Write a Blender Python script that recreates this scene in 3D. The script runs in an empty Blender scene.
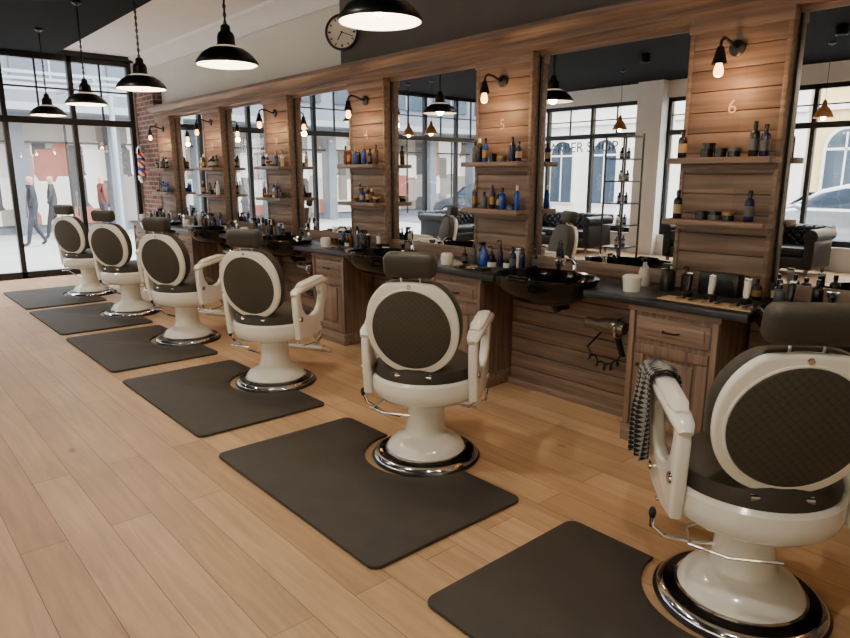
import bpy,bmesh,math,random
from mathutils import Vector,Matrix
random.seed(4)
SC=bpy.context.scene
COL=SC.collection
pi=math.pi
def rad(a): return a*pi/180
def T(x,y,z): return Matrix.Translation((x,y,z))
def R(a,ax): return Matrix.Rotation(rad(a),4,ax)
def S(x,y,z): return Matrix.Diagonal((x,y,z,1))
def c8(r,g,b):
    f=lambda v:((v/255+.055)/1.055)**2.4 if v>10 else v/255/12.92
    return (f(r),f(g),f(b),1)
# ---------------------------------------------------------------- materials
def newmat(name):
    m=bpy.data.materials.new(name); m.use_nodes=True
    nt=m.node_tree; p=nt.nodes['Principled BSDF']
    return m,nt,p
def mat(name,col,rough=.5,metal=0,emit=None,es=0,noise=0,nscale=15,bump=0,coat=0,spec=None):
    m,nt,p=newmat(name)
    p.inputs['Base Color'].default_value=col
    p.inputs['Roughness'].default_value=rough
    p.inputs['Metallic'].default_value=metal
    if spec is not None: p.inputs['Specular IOR Level'].default_value=spec
    if coat: p.inputs['Coat Weight'].default_value=coat; p.inputs['Coat Roughness'].default_value=.08
    if emit:
        p.inputs['Emission Color'].default_value=emit
        p.inputs['Emission Strength'].default_value=es
    if noise or bump:
        tc=nt.nodes.new('ShaderNodeTexCoord'); n=nt.nodes.new('ShaderNodeTexNoise')
        n.inputs['Scale'].default_value=nscale; n.inputs['Detail'].default_value=5
        nt.links.new(tc.outputs['Object'],n.inputs['Vector'])
        if noise:
            r=nt.nodes.new('ShaderNodeValToRGB')
            a=[max(0,c*(1-noise)) for c in col[:3]]+[1]; b=[min(1,c*(1+noise)) for c in col[:3]]+[1]
            r.color_ramp.elements[0].position=.3;r.color_ramp.elements[1].position=.7
            r.color_ramp.elements[0].color=a; r.color_ramp.elements[1].color=b
            nt.links.new(n.outputs['Fac'],r.inputs['Fac']); nt.links.new(r.outputs['Color'],p.inputs['Base Color'])
        if bump:
            bn=nt.nodes.new('ShaderNodeBump'); bn.inputs['Strength'].default_value=bump; bn.inputs['Distance'].default_value=.01
            nt.links.new(n.outputs['Fac'],bn.inputs['Height']); nt.links.new(bn.outputs['Normal'],p.inputs['Normal'])
    return m
def quilt(name,c1,c2,rough,pitch,h1='Y',h2='Z',dist=.006,spec=.4,strength=.8):
    m,nt,p=newmat(name); N=nt.nodes.new; L=nt.links.new
    tc=N('ShaderNodeTexCoord'); sp=N('ShaderNodeSeparateXYZ'); L(tc.outputs['Object'],sp.inputs[0])
    def mth(op,a,b=None):
        n=N('ShaderNodeMath'); n.operation=op
        for i,v in enumerate((a,b)):
            if v is None: continue
            if isinstance(v,(int,float)): n.inputs[i].default_value=v
            else: L(v,n.inputs[i])
        return n.outputs[0]
    s=mth('ADD',sp.outputs[h1],sp.outputs[h2]); d=mth('SUBTRACT',sp.outputs[h1],sp.outputs[h2])
    a=mth('ABSOLUTE',mth('SINE',mth('MULTIPLY',s,pi/pitch))); b=mth('ABSOLUTE',mth('SINE',mth('MULTIPLY',d,pi/pitch)))
    h=mth('POWER',mth('MULTIPLY',a,b),.35)
    r=N('ShaderNodeValToRGB'); r.color_ramp.elements[0].color=c1; r.color_ramp.elements[1].color=c2; r.color_ramp.elements[1].position=.6; L(h,r.inputs['Fac']); L(r.outputs['Color'],p.inputs['Base Color'])
    bn=N('ShaderNodeBump'); bn.inputs['Strength'].default_value=strength; bn.inputs['Distance'].default_value=dist; L(h,bn.inputs['Height']); L(bn.outputs['Normal'],p.inputs['Normal'])
    p.inputs['Roughness'].default_value=rough; p.inputs['Specular IOR Level'].default_value=spec
    return m
def wood(name,c1,c2,rough=.5,axis=1,plank=0):
    m,nt,p=newmat(name); N=nt.nodes.new; L=nt.links.new
    g=N('ShaderNodeNewGeometry'); mp=N('ShaderNodeMapping')
    s=[34,34,34]; s[axis]=1.5; mp.inputs['Scale'].default_value=s
    L(g.outputs['Position'],mp.inputs['Vector'])
    n=N('ShaderNodeTexNoise'); n.inputs['Scale'].default_value=1; n.inputs['Detail'].default_value=7; n.inputs['Distortion'].default_value=.35
    L(mp.outputs[0],n.inputs['Vector'])
    r=N('ShaderNodeValToRGB'); r.color_ramp.elements[0].position=.3; r.color_ramp.elements[1].position=.7
    r.color_ramp.elements[0].color=c1; r.color_ramp.elements[1].color=c2
    L(n.outputs['Fac'],r.inputs['Fac']); out=r.outputs['Color']
    if plank:
        sp=N('ShaderNodeSeparateXYZ'); L(g.outputs['Position'],sp.inputs[0])
        a=N('ShaderNodeMath'); a.operation='DIVIDE'; L(sp.outputs['Z'],a.inputs[0]); a.inputs[1].default_value=plank
        b=N('ShaderNodeMath'); b.operation='FLOOR'; L(a.outputs[0],b.inputs[0])
        b2=N('ShaderNodeMath'); b2.operation='DIVIDE'; L(sp.outputs['Y'],b2.inputs[0]); b2.inputs[1].default_value=1.78
        b3=N('ShaderNodeMath'); b3.operation='FLOOR'; L(b2.outputs[0],b3.inputs[0])
        b4=N('ShaderNodeMath'); b4.operation='MULTIPLY_ADD'; L(b3.outputs[0],b4.inputs[0]); b4.inputs[1].default_value=31; L(b.outputs[0],b4.inputs[2])
        w=N('ShaderNodeTexWhiteNoise'); w.noise_dimensions='1D'; L(b4.outputs[0],w.inputs['W'])
        mr=N('ShaderNodeMapRange'); mr.inputs['To Min'].default_value=.9; mr.inputs['To Max'].default_value=1.1; L(w.outputs['Value'],mr.inputs['Value'])
        hv=N('ShaderNodeHueSaturation'); L(mr.outputs[0],hv.inputs['Value']); L(out,hv.inputs['Color']); out=hv.outputs['Color']
    L(out,p.inputs['Base Color']); p.inputs['Roughness'].default_value=rough
    bn=N('ShaderNodeBump'); bn.inputs['Strength'].default_value=.2; bn.inputs['Distance'].default_value=.003
    L(n.outputs['Fac'],bn.inputs['Height']); L(bn.outputs['Normal'],p.inputs['Normal'])
    return m
def floormat():
    m,nt,p=newmat('oak_floor'); N=nt.nodes.new; L=nt.links.new
    g=N('ShaderNodeNewGeometry'); sp=N('ShaderNodeSeparateXYZ'); cb=N('ShaderNodeCombineXYZ')
    L(g.outputs['Position'],sp.inputs[0]); L(sp.outputs['Y'],cb.inputs['X']); L(sp.outputs['X'],cb.inputs['Y'])
    br=N('ShaderNodeTexBrick'); L(cb.outputs[0],br.inputs['Vector'])
    br.inputs['Scale'].default_value=1; br.inputs['Brick Width'].default_value=1.9; br.inputs['Row Height'].default_value=.185
    br.inputs['Mortar Size'].default_value=.0018; br.inputs['Mortar Smooth'].default_value=.3; br.offset=.38; br.inputs['Bias'].default_value=0
    br.inputs['Color1'].default_value=c8(208,170,128); br.inputs['Color2'].default_value=c8(184,146,106); br.inputs['Mortar'].default_value=c8(118,88,60)
    mp=N('ShaderNodeMapping'); mp.inputs['Scale'].default_value=(14,1.1,1); L(g.outputs['Position'],mp.inputs['Vector'])
    n=N('ShaderNodeTexNoise'); n.inputs['Scale'].default_value=1.3; n.inputs['Detail'].default_value=8; n.inputs['Distortion'].default_value=1.2; L(mp.outputs[0],n.inputs['Vector'])
    mr=N('ShaderNodeMapRange'); mr.inputs['From Min'].default_value=.3; mr.inputs['From Max'].default_value=.7; mr.inputs['To Min'].default_value=.82; mr.inputs['To Max'].default_value=1.12; L(n.outputs['Fac'],mr.inputs['Value'])
    n2=N('ShaderNodeTexNoise'); n2.inputs['Scale'].default_value=1.3; n2.inputs['Detail'].default_value=4; L(g.outputs['Position'],n2.inputs['Vector'])
    m2=N('ShaderNodeMapRange'); m2.inputs['From Min'].default_value=.3; m2.inputs['From Max'].default_value=.7; m2.inputs['To Min'].default_value=.88; m2.inputs['To Max'].default_value=1.1; L(n2.outputs['Fac'],m2.inputs['Value'])
    mm=N('ShaderNodeMath'); mm.operation='MULTIPLY'; L(mr.outputs[0],mm.inputs[0]); L(m2.outputs[0],mm.inputs[1])
    hv=N('ShaderNodeHueSaturation'); L(br.outputs['Color'],hv.inputs['Color']); L(mm.outputs[0],hv.inputs['Value'])
    mk=N('ShaderNodeMapping'); mk.inputs['Scale'].default_value=(3.2,1.5,1); L(g.outputs['Position'],mk.inputs['Vector'])
    v=N('ShaderNodeTexVoronoi'); v.inputs['Scale'].default_value=1; L(mk.outputs[0],v.inputs['Vector'])
    r=N('ShaderNodeValToRGB'); r.color_ramp.elements[0].position=.02; r.color_ramp.elements[1].position=.08
    r.color_ramp.elements[0].color=(.25,.16,.1,1); r.color_ramp.elements[1].color=(1,1,1,1); L(v.outputs['Distance'],r.inputs['Fac'])
    mx=N('ShaderNodeMix'); mx.data_type='RGBA'; mx.blend_type='MULTIPLY'; mx.inputs[0].default_value=.7
    L(hv.outputs['Color'],mx.inputs[6]); L(r.outputs['Color'],mx.inputs[7]); L(mx.outputs[2],p.inputs['Base Color'])
    rr=N('ShaderNodeMapRange'); rr.inputs['To Min'].default_value=.3; rr.inputs['To Max'].default_value=.5; L(n.outputs['Fac'],rr.inputs['Value']); L(rr.outputs[0],p.inputs['Roughness'])
    bn=N('ShaderNodeBump'); bn.inputs['Strength'].default_value=.3; bn.inputs['Distance'].default_value=.003; L(br.outputs['Fac'],bn.inputs['Height']); bn.invert=True; L(bn.outputs['Normal'],p.inputs['Normal'])
    return m
def brickmat(name,c1,c2,mo,bw=.24,rh=.075,ms=.01):
    m,nt,p=newmat(name); N=nt.nodes.new; L=nt.links.new
    g=N('ShaderNodeNewGeometry'); sp=N('ShaderNodeSeparateXYZ'); cb=N('ShaderNodeCombineXYZ'); ad=N('ShaderNodeMath')
    L(g.outputs['Position'],sp.inputs[0]); L(sp.outputs['X'],ad.inputs[0]); L(sp.outputs['Y'],ad.inputs[1])
    L(ad.outputs[0],cb.inputs['X']); L(sp.outputs['Z'],cb.inputs['Y'])
    br=N('ShaderNodeTexBrick'); L(cb.outputs[0],br.inputs['Vector']); br.inputs['Scale'].default_value=1
    br.inputs['Brick Width'].default_value=bw; br.inputs['Row Height'].default_value=rh; br.inputs['Mortar Size'].default_value=ms
    br.inputs['Color1'].default_value=c1; br.inputs['Color2'].default_value=c2; br.inputs['Mortar'].default_value=mo
    L(br.outputs['Color'],p.inputs['Base Color']); p.inputs['Roughness'].default_value=.85
    bn=N('ShaderNodeBump'); bn.invert=True; bn.inputs['Strength'].default_value=.6; bn.inputs['Distance'].default_value=.01; L(br.outputs['Fac'],bn.inputs['Height']); L(bn.outputs['Normal'],p.inputs['Normal'])
    return m
def stripemat(name,ca,cb_,scale,rot=(0,0,0),axis='X',coord='Object'):
    m,nt,p=newmat(name); N=nt.nodes.new; L=nt.links.new
    tc=N('ShaderNodeTexCoord'); mp=N('ShaderNodeMapping'); mp.inputs['Rotation'].default_value=rot; L(tc.outputs[coord],mp.inputs['Vector'])
    w=N('ShaderNodeTexWave'); w.bands_direction=axis; w.inputs['Scale'].default_value=scale; L(mp.outputs[0],w.inputs['Vector'])
    r=N('ShaderNodeValToRGB'); r.color_ramp.interpolation='CONSTANT'; r.color_ramp.elements[0].color=ca; r.color_ramp.elements[1].color=cb_; r.color_ramp.elements[1].position=.5
    L(w.outputs['Fac'],r.inputs['Fac']); L(r.outputs['Color'],p.inputs['Base Color']); p.inputs['Roughness'].default_value=.7
    return m
def checkmat(name,ca,cb_,scale,rot):
    m,nt,p=newmat(name); N=nt.nodes.new; L=nt.links.new
    tc=N('ShaderNodeTexCoord'); mp=N('ShaderNodeMapping'); mp.inputs['Rotation'].default_value=rot; mp.inputs['Scale'].default_value=(1,0.001,1); L(tc.outputs['Object'],mp.inputs['Vector'])
    w=N('ShaderNodeTexChecker'); w.inputs['Scale'].default_value=scale; w.inputs['Color1'].default_value=ca; w.inputs['Color2'].default_value=cb_; L(mp.outputs[0],w.inputs['Vector'])
    L(w.outputs['Color'],p.inputs['Base Color']); p.inputs['Roughness'].default_value=.8
    return m
def glassmat(name,k=.08,tint=(1,1,1,1)):
    m=bpy.data.materials.new(name); m.use_nodes=True; nt=m.node_tree; nt.nodes.clear(); N=nt.nodes.new; L=nt.links.new
    o=N('ShaderNodeOutputMaterial'); t=N('ShaderNodeBsdfTransparent'); t.inputs[0].default_value=tint; g=N('ShaderNodeBsdfGlossy'); g.inputs['Roughness'].default_value=.02
    mx=N('ShaderNodeMixShader'); mx.inputs[0].default_value=k; L(t.outputs[0],mx.inputs[1]); L(g.outputs[0],mx.inputs[2]); L(mx.outputs[0],o.inputs[0])
    return m
def shopmat():
    m,nt,p=newmat('lit_shop_display'); N=nt.nodes.new; L=nt.links.new
    g=N('ShaderNodeNewGeometry'); mp=N('ShaderNodeMapping'); mp.inputs['Scale'].default_value=(2.2,2.2,1.1); L(g.outputs['Position'],mp.inputs['Vector'])
    v=N('ShaderNodeTexVoronoi'); v.distance='CHEBYCHEV'; v.inputs['Scale'].default_value=1; v.inputs['Randomness'].default_value=.4; L(mp.outputs[0],v.inputs['Vector'])
    sp=N('ShaderNodeSeparateColor'); L(v.outputs['Color'],sp.inputs[0])
    r=N('ShaderNodeValToRGB'); e=r.color_ramp.elements; r.color_ramp.interpolation='CONSTANT'
    e[0].color=c8(120,112,105); e[1].color=c8(190,186,178); e[1].position=.22
    for pos,c in ((.5,c8(95,85,78)),(.6,c8(170,165,158)),(.75,c8(50,47,46)),(.92,c8(130,75,62))):
        q=e.new(pos); q.color=c
    L(sp.outputs[0],r.inputs['Fac']); L(r.outputs['Color'],p.inputs['Base Color']); L(r.outputs['Color'],p.inputs['Emission Color']); p.inputs['Emission Strength'].default_value=1.0
    return m
M_floor=floormat()
M_wood=wood('walnut_planks',c8(96,77,64),c8(142,117,99),axis=1,plank=.118)
M_woodv=wood('walnut_cabinet',c8(94,76,63),c8(142,116,98),axis=2)
M_woodh=wood('walnut_trim',c8(100,82,70),c8(148,124,107),axis=1)
M_wood_l=wood('light_turned_wood',c8(150,95,50),c8(200,140,85),axis=2)
M_counter=mat('slate_counter',c8(36,38,42),.3,noise=.25,nscale=30)
M_mirror=mat('mirror_silver',(.93,.95,.95,1),.0,1)
M_white=mat('cream_enamel',c8(240,236,226),.2,coat=.6)
M_leather=mat('olive_brown_vinyl',c8(60,55,47),.55,noise=.12,nscale=180,bump=.15,spec=.35)
M_quilt=quilt('quilted_vinyl',c8(42,38,32),c8(70,65,56),.55,.032,dist=.003,spec=.35,strength=.6)
M_blackl=mat('black_leather',c8(14,14,15),.35,bump=.1,nscale=60,spec=.4)
M_tuft=quilt('tufted_black_leather',c8(4,4,4),c8(18,18,19),.35,.15,'X','Z',dist=.03,spec=.4,strength=1)
M_chrome=mat('chrome',(.8,.8,.8,1),.12,1)
M_black=mat('black_metal',c8(14,14,15),.35,noise=.1)
M_blackp=mat('black_plastic',c8(16,16,18),.3)
M_gloss=mat('black_ceramic',c8(8,8,10),.1,spec=.35)
M_mat=mat('rubber_mat',c8(62,56,50),.6,noise=.12,nscale=6,bump=.05,spec=.3)
M_wl=mat('wall_light_paint',c8(222,220,210),.8,noise=.03,nscale=3)
M_wd=mat('wall_taupe_tone',c8(96,92,86),.8,noise=.05,nscale=3)  # darker tone on the near stretch of the right wall
M_wh=mat('white_paint',c8(242,241,238),.7,noise=.02,nscale=3)
M_cdark=mat('ceiling_black_paint',c8(11,11,12),.85,noise=.1,nscale=3,spec=.1)
M_brick=brickmat('brick',c8(128,78,64),c8(88,56,48),c8(140,130,120))
M_glass=glassmat('window_glass',.05)
M_frame=mat('window_frame_black',c8(18,19,22),.4,noise=.1)
M_shadeW=mat('shade_inner_white',c8(240,232,212),.5,emit=(1,.8,.55,1),es=.5)
M_bulb=mat('bulb_glow',(1,.6,.25,1),.3,emit=(1,.42,.13,1),es=9)
M_bulbc=mat('bulb_glow_soft',(1,.85,.6,1),.3,emit=(1,.82,.58,1),es=12)
M_face=mat('clock_face',c8(235,232,222),.5)
M_num=mat('number_paint',c8(205,175,145),.5)
M_pave=mat('pavement',c8(165,164,162),.85,noise=.12,nscale=1.5)
M_road=mat('asphalt',c8(110,110,114),.9,noise=.1,nscale=5)
BC={'blue':mat('blue_bottle',c8(20,66,160),.2,coat=.4),'black':mat('black_bottle',c8(14,14,16),.25),'amber':mat('amber_bottle',c8(90,48,20),.15),
 'white':mat('white_plastic',c8(225,224,218),.35),'grey':mat('grey_bottle',c8(80,82,86),.3),'navy':mat('navy_bottle',c8(18,26,74),.25),
 'green':mat('green_bottle',c8(38,62,52),.25),'gold':mat('gold_label',c8(160,125,70),.35,.6),'red':mat('red_plastic',c8(170,30,30),.35),'tan':mat('tan_label',c8(180,155,120),.5)}
# ---------------------------------------------------------------- builder
class B:
    def __init__(s): s.v=[];s.f=[];s.m=[];s.sm=[];s.mats=[]
    def mi(s,m):
        if m not in s.mats: s.mats.append(m)
        return s.mats.index(m)
    def add(s,vs,fs,m,M=None,smooth=True):
        o=len(s.v); k=s.mi(m)
        for p in vs:
            p=Vector(p); s.v.append(M@p if M else p)
        for f in fs: s.f.append([i+o for i in f]); s.m.append(k); s.sm.append(smooth)
    def bm(s,bm,m,M=None,smooth=True):
        bm.verts.index_update()
        s.add([v.co.copy() for v in bm.verts],[[v.index for v in f.verts] for f in bm.faces],m,M,smooth); bm.free()
    def box(s,c,d,m,bev=0,M=None,seg=2,rot=None):
        b=bmesh.new(); bmesh.ops.create_cube(b,size=1)
        bmesh.ops.scale(b,vec=d,verts=b.verts)
        if bev: bmesh.ops.bevel(b,geom=b.edges[:],offset=min(bev,min(d)*.49),segments=seg,profile=.5,affect='EDGES')
        L=T(*c)@(rot if rot else Matrix.Identity(4))
        s.bm(b,m,(M@L) if M else L)
    def bb(s,x0,x1,y0,y1,z0,z1,m,bev=0,M=None):
        s.box(((x0+x1)/2,(y0+y1)/2,(z0+z1)/2),(abs(x1-x0),abs(y1-y0),abs(z1-z0)),m,bev,M)
    def lathe(s,pr,m,seg=24,M=None):
        vs=[];fs=[];rings=[]
        for r,z in pr:
            if r<1e-6: rings.append([len(vs)]); vs.append((0,0,z))
            else:
                rings.append(list(range(len(vs),len(vs)+seg)))
                for i in range(seg): a=2*pi*i/seg; vs.append((r*math.cos(a),r*math.sin(a),z))
        for a,b in zip(rings,rings[1:]):
            for i in range(seg):
                j=(i+1)%seg
                if len(a)==1 and len(b)==1: continue
                if len(a)==1: fs.append([a[0],b[j],b[i]])
                elif len(b)==1: fs.append([a[i],a[j],b[0]])
                else: fs.append([a[i],a[j],b[j],b[i]])
        s.add(vs,fs,m,M)
    def band(s,path,side,w,h,m,n=10,M=None,p=2.5,taper=None):
        P=[Vector(q) for q in path]; vs=[];fs=[];side=Vector(side).normalized()
        for i,q in enumerate(P):
            t=(P[min(i+1,len(P)-1)]-P[max(i-1,0)]).normalized(); sd=(side-t*side.dot(t))
            if sd.length<1e-4: sd=t.orthogonal()
            sd.normalize(); nn=t.cross(sd); k=taper[i] if taper else 1
            for j in range(n):
                a=2*pi*j/n; ca,sa=math.cos(a),math.sin(a)
                vs.append(q+sd*(w/2*k*math.copysign(abs(ca)**(2/p),ca))+nn*(h/2*k*math.copysign(abs(sa)**(2/p),sa)))
        for i in range(len(P)-1):
            for j in range(n): fs.append([i*n+j,i*n+(j+1)%n,(i+1)*n+(j+1)%n,(i+1)*n+j])
        fs.append(list(range(n))); fs.append([(len(P)-1)*n+j for j in range(n)])
        s.add(vs,fs,m,M)
    def tube(s,path,r,m,n=8,M=None,side=(0,1,0.01)): s.band(path,side,2*r,2*r,m,n,M,p=2)
    def cyl(s,a,b,r,m,n=12,M=None,r2=None):
        a=Vector(a);b=Vector(b); t=b-a
        s.band([a,b],t.orthogonal(),2*r,2*r,m,n,M,p=2,taper=[1,(r2/r) if r2 else 1])
    def ell(s,c,d,m,M=None,seg=20,rot=None):
        b=bmesh.new(); bmesh.ops.create_uvsphere(b,u_segments=seg,v_segments=max(8,seg//2),radius=1)
        L=T(*c)@(rot if rot else Matrix.Identity(4))@S(*d)
        s.bm(b,m,(M@L) if M else L)
    def prism(s,poly,t,m,bev=0,M=None,seg=2):
        b=bmesh.new(); vs=[b.verts.new((x,y,-t/2)) for x,y in poly]; f=b.faces.new(vs)
        r=bmesh.ops.extrude_face_region(b,geom=[f]); nv=[e for e in r['geom'] if isinstance(e,bmesh.types.BMVert)]
        bmesh.ops.translate(b,vec=(0,0,t),verts=nv)
        if bev:
            ed=[e for e in b.edges if abs(e.verts[0].co.z-e.verts[1].co.z)<1e-6]
            bmesh.ops.bevel(b,geom=ed,offset=bev,segments=seg,profile=.5,affect='EDGES')
        s.bm(b,m,M)
    def obj(s,name,loc=(0,0,0),rz=0,parent=None,ang=40):
        me=bpy.data.meshes.new(name); me.from_pydata([tuple(v) for v in s.v],[],s.f)
        for m in s.mats: me.materials.append(m)
        for p,k,sm in zip(me.polygons,s.m,s.sm): p.material_index=k; p.use_smooth=sm
        b=bmesh.new(); b.from_mesh(me); bmesh.ops.recalc_face_normals(b,faces=b.faces[:]); b.to_mesh(me); b.free()
        me.set_sharp_from_angle(angle=rad(ang))
        o=bpy.data.objects.new(name,me); COL.objects.link(o); o.location=loc; o.rotation_euler=(0,0,rad(rz))
        if parent: o.parent=parent
        return o
def inst(o,name,loc,rz=0):
    q=bpy.data.objects.new(name,o.data); COL.objects.link(q); q.location=loc; q.rotation_euler=(0,0,rad(rz)); return q
def light(name,kind,loc,e,col=(1,.75,.5),size=.05,parent=None,**k):
    l=bpy.data.lights.new(name,kind); l.energy=e; l.color=col
    if kind in('POINT','SPOT'): l.shadow_soft_size=size
    if kind=='SPOT': l.spot_size=rad(k.get('ang',110)); l.spot_blend=.6
    o=bpy.data.objects.new(name,l); COL.objects.link(o); o.location=loc
    if parent: o.parent=parent
    return o
def text(name,s,size,M,m,parent=None,ext=.002):
    c=bpy.data.curves.new(name,'FONT'); c.body=s; c.size=size; c.align_x='CENTER'; c.align_y='CENTER'; c.extrude=ext; c.materials.append(m)
    o=bpy.data.objects.new(name,c); COL.objects.link(o); 
    if parent: o.parent=parent
    o.matrix_world=M; 
    if parent: o.matrix_parent_inverse=parent.matrix_world.inverted()
    return o
PITCH=1.78
XW=4.1; YF=12.0; XL=-4.6; YB=-3.0; H=3.5
# ---------------------------------------------------------------- shell
b=B(); b.bb(XL,XW,YB,YF,-.1,0,M_floor); b.obj('floor')
b=B(); b.bb(2.8,XW,YB,YF,H,H+.1,M_wh); b.bb(XL,2.8,YB,YF,H-.08,H+.1,M_cdark); b.obj('ceiling')
b=B(); b.bb(XW,XW+.2,5.95,YF+.1,0,H,M_wl); b.bb(XW,XW+.2,YB,5.95,0,H,M_wd); b.bb(XW-.05,XW,YB,5.95,2.6,H,M_wd); b.obj('wall_right')
b=B(); b.bb(XL,XW+.2,YB-.2,YB,0,H,M_wl); b.obj('wall_back')
b=B(); prof=[(0,0),(0,-.2),(-.03,-.2),(-.05,-.14),(-.14,-.06),(-.2,-.04),(-.2,0)]
Mx=Matrix(((1,0,0,XW),(0,0,-1,(5.95+YF)/2),(0,1,0,H),(0,0,0,1)))
b.prism(prof,YF-5.95,M_wh,M=Mx); b.obj('trim_1')
b=B(); prof=[(.12,0),(-.02,0),(-.02,.03),(-.05,.035),(-.05,.075),(-.075,.09),(-.11,.13),(-.11,.165),(.12,.165)]
Y0,Y1=-.3,11.05
Mx=Matrix(((1,0,0,3.94),(0,0,-1,(Y0+Y1)/2),(0,1,0,2.48),(0,0,0,1)))
b.prism(prof,Y1-Y0,M_woodh,M=Mx); b.obj('trim_2')
b=B(); b.bb(3.96,4.1,11.1,YF-.06,0,2.95,M_brick); b.bb(3.94,4.1,11.08,YF-.06,2.95,3.02,M_wh,.005); b.obj('brick_pillar')
def glazed(name,axis,pos,spans,z0,zt,z1,clere=2,sill=None):
    b=B()
    def bar(u0,u1,za,zb,d=.05):
        if axis=='Y': b.bb(u0,u1,pos-d,pos+d,za,zb,M_frame)
        else: b.bb(pos-d,pos+d,u0,u1,za,zb,M_frame)
    U=spans
    for u in U: bar(u-.035,u+.035,z0,z1)
    bar(U[0],U[-1],z0,z0+.1); bar(U[0],U[-1],zt-.05,zt+.05,.06); bar(U[0],U[-1],z1-.08,z1)
    for a,c in zip(U,U[1:]):
        for i in range(1,clere): q=a+(c-a)*i/clere; bar(q-.012,q+.012,zt,z1,.02)
        bar(a,c,(zt+z1)/2-.012,(zt+z1)/2+.012,.02)
    fr=b.obj(name)
    g=B()
    if axis=='Y': g.add([(U[0],pos,z0),(U[-1],pos,z0),(U[-1],pos,z1),(U[0],pos,z1)],[[0,1,2,3]],M_glass)
    else: g.add([(pos,U[0],z0),(pos,U[-1],z0),(pos,U[-1],z1),(pos,U[0],z1)],[[0,1,2,3]],M_glass)
    g.obj('glass_pane',parent=fr)
    return fr
glazed('window_1','Y',YF,[-4.4,-3.4,-2.4,-1.4,-.4,.6,2.04,3.0,3.9],0,2.43,3.42,2)
b=B()
for x in(2.16,2.9): b.cyl((x,YF-.1,.95),(x,YF-.1,1.35),.014,M_chrome)
b.cyl((2.16,YF-.1,1.0),(2.16,YF-.05,1.0),.01,M_chrome);b.cyl((2.16,YF-.1,1.3),(2.16,YF-.05,1.3),.01,M_chrome)
b.cyl((2.9,YF-.1,1.0),(2.9,YF-.05,1.0),.01,M_chrome);b.cyl((2.9,YF-.1,1.3),(2.9,YF-.05,1.3),.01,M_chrome)
b.obj('door_handle')
b=B(); b.bb(XL,XW,YF-.1,YF+.1,3.42,H,M_frame); b.bb(XL-.1,-4.4,YF-.25,YF+.1,0,H,M_wh); b.bb(3.9,XW+.2,YF+.0,YF+.15,0,H,M_wh); b.obj('wall_far')
cols=[(-3,-2.5),(2.6,3.1),(7.15,7.7),(11.4,12.1)]
b=B()
for a,c in cols: b.bb(XL-.3,XL+.25,a,c,0,H,M_wh)
b.bb(XL-.3,XL+.05,YB,YF,3.1,H,M_wh); b.bb(XL-.2,XL+.1,YB,YF,0,.4,M_wh); b.obj('wall_left')
for i,(a,c) in enumerate(((-2.5,2.6),(3.1,7.15),(7.7,11.4))):
    n=4 if c-a>4.5 else 3
    glazed('window_%d'%(i+2),'X',XL-.05,[a+.035+(c-a-.07)*k/n for k in range(n+1)],.4,2.43,3.1,2)
# ---------------------------------------------------------------- pillars
PY=[1.83+PITCH*k for k in range(-1,6)]
for k,y in enumerate(PY):
    b=B(); w=.285
    b.bb(3.985,4.09,y-w,y+w,.9,2.48,M_woodh)
    z=.9
    while z<2.47:
        z2=min(z+.118,2.48); b.bb(3.95,3.99,y-w+.004,y+w-.004,z+.002,z2-.002,M_wood,.003); z+=.118
    b.bb(3.943,4.0,y-w-.004,y-w+.022,.9,2.48,M_woodh,.003); b.bb(3.943,4.0,y+w-.022,y+w+.004,.9,2.48,M_woodh,.003)
    b.bb(3.93,4.0,y-w-.01,y+w+.01,2.41,2.485,M_woodh,.006)
    o=b.obj('wood_pillar')
    Mt=Matrix(((0,0,-1,3.944),(-1,0,0,y),(0,1,0,1.98),(0,0,0,1)))
    if k>0: text('station_number',str(7-k) if k<7 else '1',.11,Mt,M_num,o)
def bottle(b,x,y,z,h,r,c,cap='black',label=None,pump=False):
    M=T(x,y,z); m=BC[c]
    b.lathe([(0,0),(r*.9,0),(r,.004),(r,h*.62),(r*.85,h*.7),(r*.38,h*.76),(r*.38,h*.82)],m,14,M)
    b.lathe([(r*.46,h*.8),(r*.46,h*.98),(r*.4,h),(0,h)],BC[cap],12,M)
    if label: b.lathe([(r*1.015,h*.18),(r*1.015,h*.5)],BC[label],14,M)
    if pump: b.tube([(0,0,h),(0,0,h+.03),(-.03,0,h+.032),(-.04,0,h+.022)],.005,BC[cap],6,M)
def jar(b,x,y,z,h,r,c,cap='black'):
    M=T(x,y,z); b.lathe([(0,0),(r,0),(r,h*.65)],BC[c],16,M); b.lathe([(r*1.05,h*.62),(r*1.05,h),(0,h)],BC[cap],16,M)
cn=['blue','black','amber','grey','blue','white','black','blue','green']
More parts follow.
